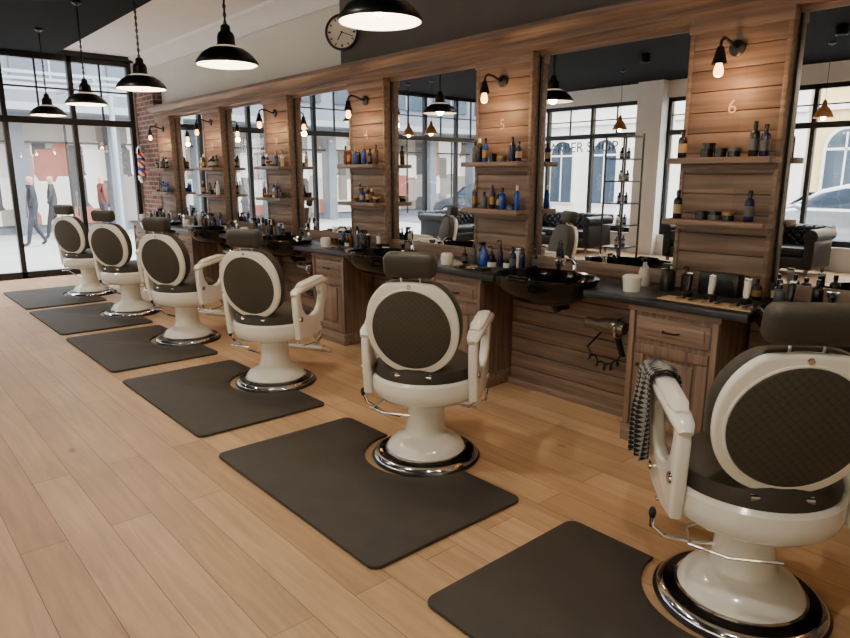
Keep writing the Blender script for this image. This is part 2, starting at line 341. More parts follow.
for k,y in enumerate(PY):
    for z in (1.34,1.70):
        s=B(); s.bb(3.79,3.948,y-.3,y+.3,z-.035,z,M_woodh,.004); s.bb(3.93,3.948,y-.28,y+.28,z-.07,z-.035,M_woodh,.003); s.obj('wall_shelf')
        b=B(); zz=z+.001
        if k==1:
            if z<1.5: L=[('b',.24,.17,'black','tan'),('j',.09,0,'black','black'),('j',.01,0,'grey','black'),('j',-.07,0,'black','gold'),('b',-.19,.175,'navy','grey')]
            else: L=[('b',.24,.165,'black','tan'),('j',.09,0,'black','black'),('j',.01,0,'black','black'),('j',-.07,0,'black','grey'),('b',-.18,.19,'black','grey'),('b',-.24,.17,'navy','grey')]
            for q in L:
                if q[0]=='b': bottle(b,3.86,y+q[1],zz,q[2],.026,q[3],'black',q[4])
                else: jar(b,3.87,y+q[1],zz,.05,.034,q[3],q[4]); 
            jar(b,3.87,y+.08,zz+.052,.03,.034,'black','black') if z>1.5 else None
        else:
            yy=y-.25
            while yy<y+.27:
                t=random.random()
                if t<.12: yy+=.05; continue
                if t<.35: jar(b,3.87+random.uniform(-.02,.02),yy,zz,random.choice((.045,.06)),.035,random.choice(['black','amber','black','grey','black']),random.choice(['black','gold','black'])); yy+=.085
                else:
                    bottle(b,3.87+random.uniform(-.02,.02),yy,zz,random.uniform(.13,.185),random.uniform(.02,.027),random.choice(cn if k>2 else ['black','black','blue','navy','grey','blue']),random.choice(['black','black','white','gold']),random.choice([None,'tan',None,'gold','grey'])); yy+=.065
        b.obj('product_bottles')
# sconces
s=B(); Mr=R(-90,'Y')
s.lathe([(0,0),(.045,0),(.045,.012),(.03,.02),(0,.022)],M_black,20,T(-.001,0,0)@Mr)
s.tube([(-.01,0,0),(-.06,0,.01),(-.12,0,.03),(-.17,0,.035),(-.2,0,.015),(-.205,0,-.02)],.009,M_black,8)
s.lathe([(0,.01),(.018,.0),(.022,-.02),(.033,-.06),(.042,-.09),(.038,-.09),(.02,-.05),(0,-.04)],M_black,16,T(-.205,0,-.015))
s.lathe([(0,-.06),(.013,-.065),(.015,-.085),(.024,-.115),(.027,-.132),(.02,-.152),(0,-.16)],M_bulb,16,T(-.205,0,-.015))
sc=None
for y in PY:
    if sc is None: sc=s.obj('wall_sconce',(3.943,y,2.3)); o=sc
    else: o=inst(sc,'wall_sconce',(3.943,y,2.3))
    light('sconce_light','POINT',(-.205,0,-.215),6,(1,.55,.24),.03,o)
# mirrors
for k in range(6):
    y0=PY[k]+.29; y1=PY[k+1]-.29
    b=B(); b.bb(4.03,4.05,y0+.01,y1-.01,.99,2.46,M_mirror)
    b.bb(4.02,4.095,y0,y1,.9,.99,M_woodh,.003); b.bb(4.02,4.095,y0,y1,2.45,2.48,M_woodh); b.bb(4.05,4.095,y0,y1,.99,2.45,M_black)
    b.bb(4.02,4.05,y0,y0+.012,.99,2.45,M_frame); b.bb(4.02,4.05,y1-.012,y1,.99,2.45,M_frame)
    b.obj('wall_mirror')
# ---------------------------------------------------------------- counter, cabinets, sinks
SY=[1.02+PITCH*k for k in range(6)]
poly=[(4.02,-.3),(3.42,-.3)]
for y in SY:
    poly.append((3.42,y-.385))
    for i in range(0,17):
        a=pi*i/16; poly.append((3.5+.25*math.sin(a),y-.375*math.cos(a)))
    poly.append((3.42,y+.385))
poly+=[(3.42,11.0),(4.02,11.0)]
b=B(); b.prism(poly,.045,M_counter,.006,M=T(0,0,.8775)); b.obj('countertop')
for k,y in enumerate(PY):
    b=B(); w=.27; x0=3.47
    b.bb(x0,4.02,y-w,y+w,.1,.853,M_woodv); b.bb(x0-.03,4.0,y-w-.009,y+w+.009,.0,.11,M_woodh,.008)
    b.bb(x0-.02,x0,y-w-.01,y+w+.01,.82,.853,M_woodh,.004)
    for s_ in(-1,1):
        b.bb(x0-.02,x0,y+s_*w-.035*(s_>0),y+s_*w+.035*(s_<0),.11,.82,M_woodv,.004)
    b.bb(x0-.012,x0,y-w+.045,y+w-.045,.66,.79,M_woodh,.008)
    b.bb(x0-.02,x0-.01,y-w+.075,y+w-.075,.685,.765,M_woodh,.005)
    for (a1,b1,a2,b2) in ((-w+.045,w-.045,.13,.19),(-w+.045,w-.045,.57,.63),(-w+.045,-w+.105,.192,.568),(w-.105,w-.045,.192,.568)):
        b.bb(x0-.018,x0,y+a1,y+b1,a2,b2,M_woodv,.005)
    b.bb(x0-.014,x0,y-w+.13,y+w-.13,.215,.545,M_woodv,.007)
    b.tube([(x0-.02,y-.05,.725),(x0-.045,y-.04,.722),(x0-.045,y+.04,.722),(x0-.02,y+.05,.725)],.005,M_black,6,side=(0,0,1))
    b.ell((x0-.03,y+w-.075,.5),(.012,.012,.012),M_black)
    b.obj('drawer_cabinet')
for k in range(6):
    y0=PY[k]+.282; y1=PY[k+1]-.282; b=B(); z=.03
    b.bb(3.82,4.02,y0,y1,0,.853,M_woodh)
    while z<.85:
        z2=min(z+.118,.85); b.bb(3.79,3.83,y0+.01,y1-.01,z+.003,z2-.003,M_wood,.004); z=z2
    b.bb(3.77,3.8,y0,y1,0,.05,M_woodh,.004)
    b.obj('wood_panel')
s=B()
pr=[(0,-.15),(.35,-.15),(.6,-.13),(.85,-.08),(.97,-.02),(1.0,.02),(1.03,.028),(1.03,.04),(1,.045),(.94,.04),(.88,.01),(.78,-.05),(.55,-.095),(.25,-.11),(.06,-.115),(0,-.115)]
s.lathe([(r,z) for r,z in pr],M_gloss,48,S(.28,.385,1))
s.lathe([(0,-.113),(.1,-.11),(.1,-.106),(0,-.106)],M_chrome,16,S(.3,.3,1))
s.cyl((.1,0,-.15),(.16,0,-.22),.03,M_black); s.cyl((.16,0,-.2),(.27,0,-.21),.025,M_black)
s.bb(-.3,-.24,-.09,.09,.02,.06,M_gloss,.02)
s.lathe([(0,.0),(.028,.0),(.028,.015),(.018,.03),(.018,.09),(0,.095)],M_chrome,16,T(.34,0,0))
s.tube([(.34,0,.08),(.29,0,.12),(.23,0,.12),(.2,0,.09)],.011,M_chrome)
s.tube([(.34,0,.09),(.35,.03,.12),(.35,.06,.13)],.006,M_chrome)
s.lathe([(0,0),(.016,0),(.02,.06),(.03,.08),(.03,.1),(0,.1)],M_chrome,14,T(.34,.14,0))
s.tube([(.34,.14,.02),(.3,.2,.02),(.28,.15,.02)],.007,M_chrome)
so=None
for y in SY:
    if so is None: so=s.obj('shampoo_basin',(3.51,y,.9))
    else: inst(so,'shampoo_basin',(3.51,y,.9))
# ---------------------------------------------------------------- barber chair
def chair():
    b=B()
    b.lathe([(0,0),(.31,0),(.315,.012),(.305,.022)],M_blackp,48)
    b.lathe([(.305,.02),(.3,.032),(.285,.04),(.278,.042)],M_chrome,48)
    b.lathe([(.28,.04),(.24,.05),(.215,.052),(0,.052)],M_gloss,48)
    b.lathe([(.222,.05),(.226,.06),(.22,.078),(.2,.105),(.16,.13),(.128,.147),(.122,.157),(.112,.19),(.106,.26),(.11,.33),(.13,.355)],M_white,40)
    b.lathe([(.236,.05),(.236,.056),(.222,.06)],M_chrome,40)
    b.lathe([(.1,.35),(.2,.36),(.265,.38),(.3,.41),(.308,.455),(.305,.5),(.29,.515),(.25,.515)],M_white,48)
    b.lathe([(.283,.5),(.288,.54),(.278,.575),(.24,.598),(.12,.607),(0,.61)],M_leather,48)
    BM=T(-.245,0,.835)@R(-11,'Y')
    n=64
    def out(ry,rz,p=2.15,notch=0):
        q=[]
        for i in range(n):
            a=2*pi*i/n; ca,sa=math.cos(a),math.sin(a)
            yy=ry*math.copysign(abs(ca)**(2/p),ca); zz=rz*math.copysign(abs(sa)**(2/p),sa)
            if notch and sa>0: zz-=notch*math.exp(-(yy/.11)**4)
            q.append((yy,zz))
        return q
    PM=BM@Matrix(((0,0,1,0),(1,0,0,0),(0,1,0,0),(0,0,0,1)))
    b.prism(out(.25,.27,2.15,.022),.04,M_white,.013,M=PM@T(0,0,-.035),seg=3)
    b.prism(out(.256,.262,2.15,.022),.08,M_leather,.03,M=PM@T(0,0,.022),seg=4)
    m=PM@T(0,-.012,-.052)@R(180,'X')@S(.212,.22,1)
    b.lathe([(1.0,-.01),(1.0,.006),(.985,.012),(.9,.016),(.5,.024),(0,.028)],M_quilt,56,m)
    ring=[(.216*math.cos(2*pi*i/48),-.012+.224*math.sin(2*pi*i/48),-.055) for i in range(49)]
    b.tube(ring,.006,M_white,8,M=PM,side=(0,0,1))
    b.lathe([(0,0),(.012,0),(.01,.004),(0,.005)],M_chrome,16,PM@T(0,.228,-.056)@R(180,'X'))
    HM=BM@T(.0,0,.33)
    b.box((-.005,0,0),(.1,.275,.128),M_leather,.038,M=HM,seg=5)
    for y in(-.05,.05): b.cyl((-.01,y,-.12),(-.01,y,.0),.007,M_chrome,M=HM)
    b.cyl((-.26,-.1,.555),(-.26,.1,.555),.014,M_chrome)
    for s in(-1,1):
        y=.30*s
        YM=Matrix(((1,0,0,0),(0,0,1,y),(0,1,0,0),(0,0,0,1)))
        b.prism([(-.16,.46),(-.15,.4),(.0,.38),(.17,.4),(.215,.46),(.235,.56),(.275,.64),(.3,.70),(.295,.755),(.25,.775),(.2,.77),(.18,.73),(.205,.69),(.18,.62),(.14,.57),(.06,.55),(-.04,.57),(-.09,.63),(-.11,.70),(-.11,.75),(-.15,.77),(-.185,.71),(-.175,.58)],.05,M_white,.014,M=YM,seg=3)
        b.band([(-.185,y,.735),(-.16,y,.755),(-.1,y,.768),(.05,y,.786),(.2,y,.8),(.28,y,.79),(.315,y,.755)],(0,1,0),.085,.05,M_white,14,taper=[.6,.85,1,1.05,1.1,1.05,.7])
        b.band([(-.12,y,.79),(-.06,y,.802),(.06,y,.816),(.16,y,.826),(.23,y,.822)],(0,1,0),.078,.034,M_white,12,taper=[.6,1,1,1,.7])
        b.lathe([(0,0),(.022,0),(.02,.008),(0,.012)],M_chrome,16,T(-.13,y+.026*s,.55)@R(-90*s,'X'))
        b.lathe([(0,0),(.018,0),(.016,.008),(0,.01)],M_chrome,16,T(.17,y+.026*s,.46)@R(-90*s,'X'))
        b.tube([(.2,.14*s,.4),(.32,.14*s,.38),(.42,.14*s,.26),(.46,.14*s,.16)],.012,M_chrome)
        b.tube([(.22,.19*s,.42),(.36,.19*s,.38),(.4,.19*s,.3),(.32,.19*s,.27)],.008,M_chrome)
    b.box((.49,0,.16),(.16,.38,.03),M_white,.012,rot=R(22,'Y')); b.box((.49,0,.178),(.12,.32,.012),M_blackp,.004,rot=R(22,'Y'))
    b.cyl((.43,-.2,.2),(.43,.2,.2),.01,M_chrome); b.cyl((.56,-.2,.12),(.56,.2,.12),.012,M_chrome)
    b.tube([(.05,.1,.2),(.06,.18,.2),(.05,.28,.22),(-.02,.35,.3),(-.06,.36,.36)],.009,M_chrome,side=(0,0,1)); b.ell((-.065,.36,.375),(.014,.014,.025),M_blackp)
    b.tube([(0,-.1,.33),(.02,-.25,.31),(.1,-.33,.33),(.2,-.32,.36)],.008,M_chrome,side=(0,0,1))
    b.tube([(.0,.1,.36),(-.08,.24,.335),(-.2,.26,.335),(-.3,.16,.35),(-.33,0,.36)],.006,M_chrome,side=(0,0,1))
    return b
cb=chair()
CP=[(2.40,.91,42),(2.38,2.72,34),(2.41,4.56,29),(2.43,6.38,29),(2.44,8.10,32),(2.45,9.83,30)]
co=cb.obj('barber_chair',(CP[0][0],CP[0][1],0),CP[0][2])
for x,y,a in CP[1:]: inst(co,'barber_chair',(x,y,0),a)
# mats
hw,hl,rc,rr=.465,.765,.34,.05
pl=[]
def corner(cx,cy,a0):
    for i in range(5): a=rad(a0+22.5*i); pl.append((cx+rr*math.cos(a),cy+rr*math.sin(a)))
corner(-hw+rr,-hl+rr,180)
corner(hw-rr,-hl+rr,270)
for i in range(25):
    a=rad(-90-180*i/24); pl.append((hw+rc*math.cos(a)*1.0,rc*math.sin(a)))
corner(hw-rr,hl-rr,0); corner(-hw+rr,hl-rr,90)
b=B(); b.prism(pl,.018,M_mat,.006,M=T(0,0,.0095)); mo=None
for i,(x,y,a) in enumerate(CP):
    l=(x-.475,y+.015,0)
    if mo is None: mo=b.obj('anti_fatigue_mat',l)
    else: inst(mo,'anti_fatigue_mat',l)
# towel over near chair arm
M_towel=checkmat('patterned_towel',c8(10,10,14),c8(140,138,134),70,(0,rad(45),0))
b=B(); NX,NZ=20,26; vs=[];fs=[]
for i in range(NZ+1):
    t=i/NZ
    if t<.6: q=t/.6; z=.48+.355*q; yy=.364
    elif t<.7: a=(t-.6)/.1; yy=.364-.12*a; z=.835+.022*math.sin(pi*a)
    else: z=.835-.2*((t-.7)/.3); yy=.244
    k=max(0,.835-z)
    for j in range(NX+1):
        u=j/NX
        vs.append((.13+.19*u+.05*k*(u-.5),yy+(.018*math.sin(u*17+z*5)+.012*math.sin(u*31))*min(1,k*6+.05)*(1 if yy>.3 else .3)+(.03*k if yy>.3 else 0),z+.006*math.sin(u*5)-(.05*u*k)))
for i in range(NZ):
    for j in range(NX): fs.append([i*(NX+1)+j,i*(NX+1)+j+1,(i+1)*(NX+1)+j+1,(i+1)*(NX+1)+j])
b.add(vs,fs,M_towel); o=b.obj('patterned_towel',(CP[0][0],CP[0][1],0.015),CP[0][2],ang=80)
md=o.modifiers.new('s','SOLIDIFY'); md.thickness=.006
# ---------------------------------------------------------------- pendants
def pendant(zl,wood=False):
    b=B(); m=M_wood_l if wood else M_black
    if wood: pr=[(.13,0),(.13,.012),(.105,.07),(.07,.13),(.04,.16),(.03,.22),(.015,.25)]
    else: pr=[(.215,0),(.217,.012),(.208,.03),(.17,.075),(.12,.108),(.075,.125),(.062,.14),(.06,.19),(.05,.215),(.035,.225),(.032,.26),(.012,.275),(0,.275)]
    b.lathe(pr,m,40); b.lathe([(r*.97,z-.0+(.002)) for r,z in pr[:6]],M_shadeW if not wood else M_wood_l,40)
    k=1 if not wood else .7
    b.lathe([(0,.03*k),(.03,.04*k),(.037,.065*k),(.03,.09*k),(.015,.11*k),(.015,.13*k)],M_bulbc,16)
    top=H-.08-zl
    b.cyl((0,0,.25),(0,0,top),.006 if not wood else .004,M_blackp,8)
    if not wood:
        z=.28; i=0
        while z<top-.02:
            rg=[(.011*math.cos(a*pi/4),0,z+.017*math.sin(a*pi/4)) for a in range(9)]
            b.tube(rg,.003,M_black,5,M=R(90*(i%2),'Z')); z+=.027; i+=1
    b.lathe([(0,top),(.05,top),(.05,top-.02),(.02,top-.04),(0,top-.04)],M_black,20)
    return b
po=None
for k in range(6):
    loc=(2.2,1.09+PITCH*k,2.36)
    if po is None: po=pendant(2.36).obj('pendant_lamp',loc); o=po
    else: o=inst(po,'pendant_lamp',loc)
    light('pendant_light','POINT',(0,0,.02),24,(1,.85,.66),.04,o)
wo=None
for loc in ((-2.7,3.67,2.4),(-2.7,4.6,2.4),(-1.0,10.9,2.4),(-1.0,10.2,2.4),(-2.7,7.0,2.4)):
    if wo is None: wo=pendant(2.4,True).obj('wooden_pendant_lamp',loc); o=wo
    else: o=inst(wo,'wooden_pendant_lamp',loc)
    light('pendant_light','POINT',(0,0,.0),5,(1,.75,.5),.03,o)
d=B(); d.lathe([(0,-.0),(.07,0),(.075,-.02),(.07,-.12),(.06,-.12),(.055,-.06),(0,-.06)],M_black,20); d.lathe([(0,-.065),(.05,-.065)],M_bulbc,16)  # added fixtures with glowing discs, only to carry the interior fill spots
do=None
for x in(.9,-1.6):
    for y in(.5,3.2,5.9,8.6):
        loc=(x,y,H-.08)
        if do is None: do=d.obj('added_fill_fixture',loc); o=do
        else: o=inst(do,'added_fill_fixture',loc)
        light('added_fill_spot','SPOT',(0,0,-.13),80 if x>0 else 30,(1,.93,.83),.05,o,ang=130)  # added fill light for floor and chairs
# clock
b=B(); CM=R(-90,'Y')
b.lathe([(0,0),(.165,0),(.17,.02),(.165,.045),(.15,.05),(.145,.03)],M_black,40,CM); b.lathe([(0,.028),(.146,.028)],M_face,40,CM)
for i in range(12):
    a=2*pi*i/12; b.box((0,.124,.031),(.01 if i%3 else .016,.026,.003),M_black,M=CM@R(i*30,'Z'))
b.box((0,.04,.036),(.009,.09,.003),M_black,M=CM@R(60,'Z')); b.box((0,.055,.036),(.006,.13,.003),M_black,M=CM@R(160,'Z')); b.lathe([(0,.042),(.01,.04),(.01,.03)],M_black,12,CM)
b.cyl((0.0,0,0),(.14,.13,0),.015,M_black)
b.obj('wall_clock',(3.93,5.73,2.96),40)
# barber pole
M_pole=stripemat('barber_stripes',c8(235,235,235),c8(190,30,35),4,(0,rad(40),0),'X')
b=B(); b.lathe([(.055,.12),(.055,.48)],M_pole,24); b.lathe([(0,0),(.03,.01),(.06,.05),(.07,.12),(.055,.125)],M_chrome,24); b.lathe([(.055,.475),(.07,.48),(.06,.55),(.035,.59),(0,.6)],M_chrome,24)
b.lathe([(.0555,.2),(.0555,.25)],BC['blue'],24); b.lathe([(.0555,.36),(.0555,.41)],BC['blue'],24)
b.box((.065,0,.07),(.1,.03,.03),M_chrome,.004); b.box((.065,0,.53),(.1,.03,.03),M_chrome,.004)
b.obj('barber_pole',(3.842,11.55,1.47))
# ---------------------------------------------------------------- counter items
ZT=.901
def spray(b,x,y,z,c='white'):
    M=T(x,y,z); b.lathe([(0,0),(.035,0),(.038,.01),(.036,.09),(.025,.12),(.013,.14),(.013,.155)],BC[c],18,M)
    b.box((-.012,0,.17),(.05,.022,.03),BC['black'],.006,M=M); b.box((-.045,0,.175),(.025,.012,.012),BC['black'],.003,M=M); b.tube([(-.025,0,.16),(-.035,0,.13),(-.03,0,.12)],.004,BC['black'],6,M=M)
def clipper(b,M,c='white'):
    b.band([(0,0,0),(0,0,.04),(.004,0,.09),(0,0,.13)],(0,1,0),.042,.034,BC[c],12,M=M,taper=[.75,.95,1,1.05]); b.box((0,0,.142),(.016,.044,.02),M_chrome,.003,M=M)
def brush(b,M):
    b.band([(0,0,0),(0,0,.06),(0,0,.12)],(0,1,0),.02,.016,M_woodh,8,M=M,taper=[.7,1.1,.8]); b.ell((0,0,.155),(.022,.016,.045),M_blackp,M=M,seg=12)
b=B(); spray(b,3.84,2.25,ZT,'white'); b.obj('spray_bottle')
b=B(); b.lathe([(0,0),(.05,0),(.055,.065),(.055,.08)],BC['white'],24); b.lathe([(.056,.065),(.058,.09),(.045,.1),(0,.101)],BC['white'],24); b.obj('white_tub',(3.60,2.19,ZT))
b=B(); b.lathe([(0,0),(.045,0),(.048,.01),(.048,.12),(.04,.13),(.012,.135),(.012,.15),(.03,.155),(.03,.165),(0,.168)],M_blackp,24); b.obj('black_dispenser',(3.8,2.07,ZT))
b=B(); b.lathe([(0,0),(.03,0),(.03,.1),(.01,.12),(.01,.15),(0,.15)],M_blackp,20); b.tube([(0,0,.15),(-.04,0,.152),(-.045,0,.14)],.005,M_blackp,6); b.obj('pump_bottle',(3.85,1.97,ZT))
b=B(); b.bb(3.86,3.94,1.66,1.90,ZT,ZT+.13,M_blackp,.008)
for i in range(3): b.lathe([(0,0),(.026,0),(.026,.003),(0,.003)],M_black,16,T(3.859,1.71+.07*i,ZT+.07)@R(-90,'Y'))
b.obj('power_outlet_box')
def stand(y,x=3.66,c='white'):
    b=B(); b.lathe([(0,0),(.035,0),(.035,.02),(.026,.03),(0,.03)],M_blackp,20,T(x,y,ZT+.001)); clipper(b,T(x,y,ZT+.03)@R(8,'Y')@S(.9,.9,.75),c); b.obj('hair_clipper')
stand(1.74,3.70); stand(1.55,3.72); stand(1.88,3.7,'black'); stand(1.35,3.8,'black')
b=B(); b.bb(3.48,3.62,1.42,1.95,ZT,ZT+.006,BC['tan'],.002)
for i in range(6):
    y=1.46+.075*i; M=T(3.49,y,ZT+.018)@R(88,'Y')@R(random.uniform(-8,8),'X'); 
    if i%2: brush(b,M@S(.7,.7,.55))
    else: b.box((0,0,.06),(.006,.02,.11),M_blackp,.002,M=M)
b.obj('tool_mat')
b=B()
for (x,y,h,r,c,l) in ((3.88,1.56,.12,.028,'black','gold'),(3.84,1.42,.11,.03,'grey',None),(3.9,1.46,.13,.025,'black','tan'),(3.9,1.25,.15,.028,'black',None)): bottle(b,x,y,ZT,h,r,c,'black',l)
b.obj('grooming_bottles')
for k in range(2,7):
    y=PY[k]; b=B()
    for j in range(16):
        yy=y-.42+.056*j+random.uniform(-.01,.01); x=random.uniform(3.74,3.9); t=random.random()
        if k==2 and j>11: continue
        if t<.5: bottle(b,x,yy,ZT,random.uniform(.1,.18),random.uniform(.018,.027),random.choice(['black','blue','black','blue','grey','amber'] if k>2 else ['black','black','navy','grey','black']),random.choice(['black','white','black']),random.choice([None,None,'grey']),pump=random.random()<.3)
        elif t<.65: jar(b,x,yy,ZT,.06,.035,random.choice(['amber','white','black']))
        elif t<.78: spray(b,x,yy,ZT,random.choice(['black','blue','black']))
        elif t<.9: clipper(b,T(x,yy,ZT),random.choice(['black','white']))
        else: brush(b,T(x,yy,ZT)@R(random.uniform(-6,6),'X'))
    b.obj('grooming_bottles')
    b=B(); b.bb(3.5,3.64,y-.25,y+.12,ZT,ZT+.005,M_blackp,.002)
    for i in range(5): b.box((3.57,y-.21+.075*i,ZT+.012),(.11,.02,.014),random.choice([M_chrome,M_blackp,BC['tan']]),.004)
    b.obj('tool_mat')
    b=B(); b.lathe([(0,0),(.045,0),(.05,.05),(.05,.075),(.04,.09),(0,.092)],BC['white'],20,T(3.6,y+.25,ZT)); b.obj('white_tub')
# hair dryer
M_dry=mat('dryer_grey',c8(110,98,86),.22,.7)
for k in range(0,5):
    y=PY[k+1]+.41
    b=B(); Mh=T(3.50,y,.68)@R(-12,'Y')@S(1.25,1.25,1.25)
    b.lathe([(0,-.07),(.03,-.068),(.04,-.05),(.043,0),(.038,.05),(.028,.085),(.026,.11),(.03,.15)],M_dry,20,Mh@R(270,'X'))
    b.band([(0,-.02,-.02),(.0,-.03,-.08),(0,-.045,-.15)],(1,0,0),.034,.03,M_blackp,10,M=Mh,taper=[1,1,.85])
    ringp=[(.05*math.cos(a*pi/8),-.04,.05*math.sin(a*pi/8)) for a in range(17)]
    b.tube(ringp,.006,M_chrome,6,M=Mh); b.tube([(.05,-.04,0),(.06,-.07,0),(.06,-.105,0)],.008,M_chrome,6,M=Mh,side=(0,0,1))
    cb_=[(0,-.045,-.15)]
    for i in range(60):
        a=i*.55; t=i/60; cb_.append((.02*math.cos(a)+.0,-.045+.22*t+.0,-.16-.075*math.sin(pi*t)+.02*math.sin(a)))
    cb_.append((.2,.19,-.12)); b.tube(cb_,.005,M_blackp,6,M=Mh)
    b.obj('hair_dryer')
# ---------------------------------------------------------------- lounge (seen in mirrors)
def sofa(L=2.0):
    b=B(); W=.9; h=L/2
    b.box((0,0,.22),(L-.1,W-.1,.2),M_blackl,.03)
    n=2 if L>1.5 else 1
    for i in range(n): b.box((-h+.2+(L-.4)*(i+.5)/n,.06-.1,.38),((L-.42)/n,W-.3,.16),M_blackl,.05,seg=4)
    b.box((0,.34,.45),(L-.2,.16,.52),M_tuft,.05,seg=3)
    b.cyl((-h+.05,.38,.7),(h-.05,.38,.7),.1,M_tuft,20)
    for s in(-1,1):
        b.box((s*(h-.12),-.02,.38),(.16,W-.1,.5),M_blackl,.04,seg=3); b.cyl((s*(h-.1),-.45,.66),(s*(h-.1),.38,.66),.105,M_blackl,20); b.ell((s*(h-.1),-.45,.66),(.105,.02,.105),M_blackl)
        for yy in(-.36,.36): b.lathe([(0,0),(.02,0),(.03,.06),(.035,.13)],M_woodv,12,T(s*(h-.14),yy,0))
    for r_ in range(3):
        q=int(L/.16)
        for i in range(q): b.ell((-h+.22+(L-.44)*(i+.5*(r_%2)+.2)/q,.258,.52+.08*r_),(.012,.008,.012),M_gloss,seg=8)
    return b
sofa(2.1).obj('chesterfield_sofa',(-2.9,11.2,0),0)
sofa(2.1).obj('chesterfield_sofa',(-3.75,9.0,0),90)
sofa(.95).obj('chesterfield_armchair',(-3.7,5.9,0),90)
sofa(.95).obj('chesterfield_armchair',(-3.7,4.2,0),90)
b=B(); b.box((0,0,.42),(1.1,.6,.04),M_woodh,.008)
for x in(-.48,.48):
    for y in(-.24,.24): b.bb(x-.02,x+.02,y-.02,y+.02,0,.4,M_black)
b.box((0,0,.15),(1.0,.5,.02),M_woodh); b.obj('coffee_table',(-2.5,9.2,0),90)
b=B()
for x in(-.25,.25):
    for y in(-.18,.18): b.bb(x-.012,x+.012,y-.012,y+.012,0,2.25,M_black)
for i in range(7):
    z=.1+.35*i
    for s in(-1,1): b.bb(-.25,.25,s*.18-.01,s*.18+.01,z-.01,z+.01,M_black); b.bb(s*.25-.01,s*.25+.01,-.18,.18,z-.01,z+.01,M_black)
    if i<6: b.bb(-.25,.25,-.18,.18,z,z+.008,M_black)
    if 0<i<6:
        for j in range(2): bottle(b,-.12+.2*j,0,z+.008,.17,.03,random.choice(cn),'black','tan')
b.obj('steel_display_rack',(-1.5,6.1,0),0)
wt=text('window_lettering','BARBER SHOP',.32,Matrix(((0,0,-1,XL-.07),(-1,0,0,9.3),(0,1,0,2.2),(0,0,0,1))),M_frame)
# ---------------------------------------------------------------- exterior
b=B(); b.bb(-60,60,-40,70,-.2,-.101,M_pave); b.bb(XL-11,XL-3,-40,70,-.101,-.09,M_road); b.obj('street_ground')
M_fy=mat('facade_yellow',c8(215,188,132),.85,noise=.06,nscale=2); M_fw=mat('facade_cream',c8(218,213,203),.85,noise=.05,nscale=2); M_fg=mat('facade_grey',c8(105,110,116),.8,noise=.08,nscale=2)
M_win=mat('street_window_glass',c8(55,66,78),.08); M_shop=shopmat(); M_red=mat('shop_sign_red',c8(190,40,40),.5,emit=c8(190,40,40),es=.6); M_canopy=mat('canopy_metal',c8(140,146,152),.4,.3)
def facade_x(name,x,y0,y1,h,m,arch=True):
    b=B(); b.bb(x-2,x,y0,y1,-.1,h,m); n=max(1,int((y1-y0)/2.2)); st=(y1-y0)/n
    b.bb(x,x+.15,y0,y1,3.75,3.95,M_fw)
    for i in range(n):
        yc=y0+st*(i+.5)
        pl=[(-.7,0),(.7,0),(.7,2.2)]+[(.7*math.cos(a*pi/12),2.2+.7*math.sin(a*pi/12)) for a in range(1,12)]+[(-.7,2.2)]
        Mx=Matrix(((0,0,1,x+.05),(1,0,0,yc),(0,1,0,.3),(0,0,0,1)))
        b.prism(pl,.14,M_fw,M=Mx); b.prism([(u*.85,v*.95+.06) for u,v in pl],.18,M_win,M=Mx)
        b.bb(x,x+.16,yc-.03,yc+.03,.4,3,M_fw); b.bb(x,x+.16,yc-.6,yc+.6,2.42,2.5,M_fw)
        for f in range(1,int(h/3.2)):
            z=1.4+3.2*f
            b.bb(x,x+.08,yc-.6,yc+.6,z-.1,z+1.9,M_fw); b.bb(x,x+.1,yc-.5,yc+.5,z,z+1.8,M_win)
            b.bb(x,x+.12,yc-.03,yc+.03,z,z+1.8,M_fw); b.bb(x,x+.12,yc-.5,yc+.5,z+1.2,z+1.26,M_fw)
    b.obj(name)
facade_x('yellow_townhouse',XL-13,-20,9,9,M_fy); facade_x('cream_townhouse',XL-13,9.2,30,9,M_fw); facade_x('cream_townhouse',XL-13,30.2,60,9,M_fy)
b=B(); fy=22
b.bb(-17,26,fy+.6,fy+3,-.1,10,M_fg); b.bb(-17,26,fy,fy+.6,3.1,3.9,M_fg); b.bb(-17,26,fy-1.2,fy+.2,3.3,3.5,M_canopy)
x=-17
while x<26:
    b.bb(x,x+.35,fy,fy+.7,-.1,3.2,M_fg); b.bb(x+.35,x+2.6,fy+.5,fy+.58,.15,3.1,M_shop)
    b.bb(x+1.45,x+1.5,fy+.2,fy+.26,0,3.1,M_frame); b.bb(x+.35,x+2.6,fy+.2,fy+.26,2.5,2.56,M_frame)
    for f in range(2):
        z=4.3+2.6*f; b.bb(x+.3,x+2.3,fy+.5,fy+.62,z,z+1.9,M_win); b.bb(x+1.28,x+1.33,fy+.45,fy+.62,z,z+1.9,M_canopy); b.bb(x+.3,x+2.3,fy+.45,fy+.62,z+1.2,z+1.25,M_canopy)
    x+=2.6
b.bb(2.2,3.4,fy-.2,fy,2.3,3.0,M_red)
b.obj('shop_building')
b=B()
for i in range(6): b.bb(1+i*1.7,1.06+i*1.7,15.8,19,3.55,3.62,M_canopy)
for i in range(4): b.bb(1,9.6,15.8+i*1.03,15.86+i*1.03,3.6,3.66,M_canopy)
for x in(1.2,5.2,9.3): b.cyl((x,17.4,-.1),(x,17.4,3.6),.06,M_canopy)
b.obj('street_canopy')
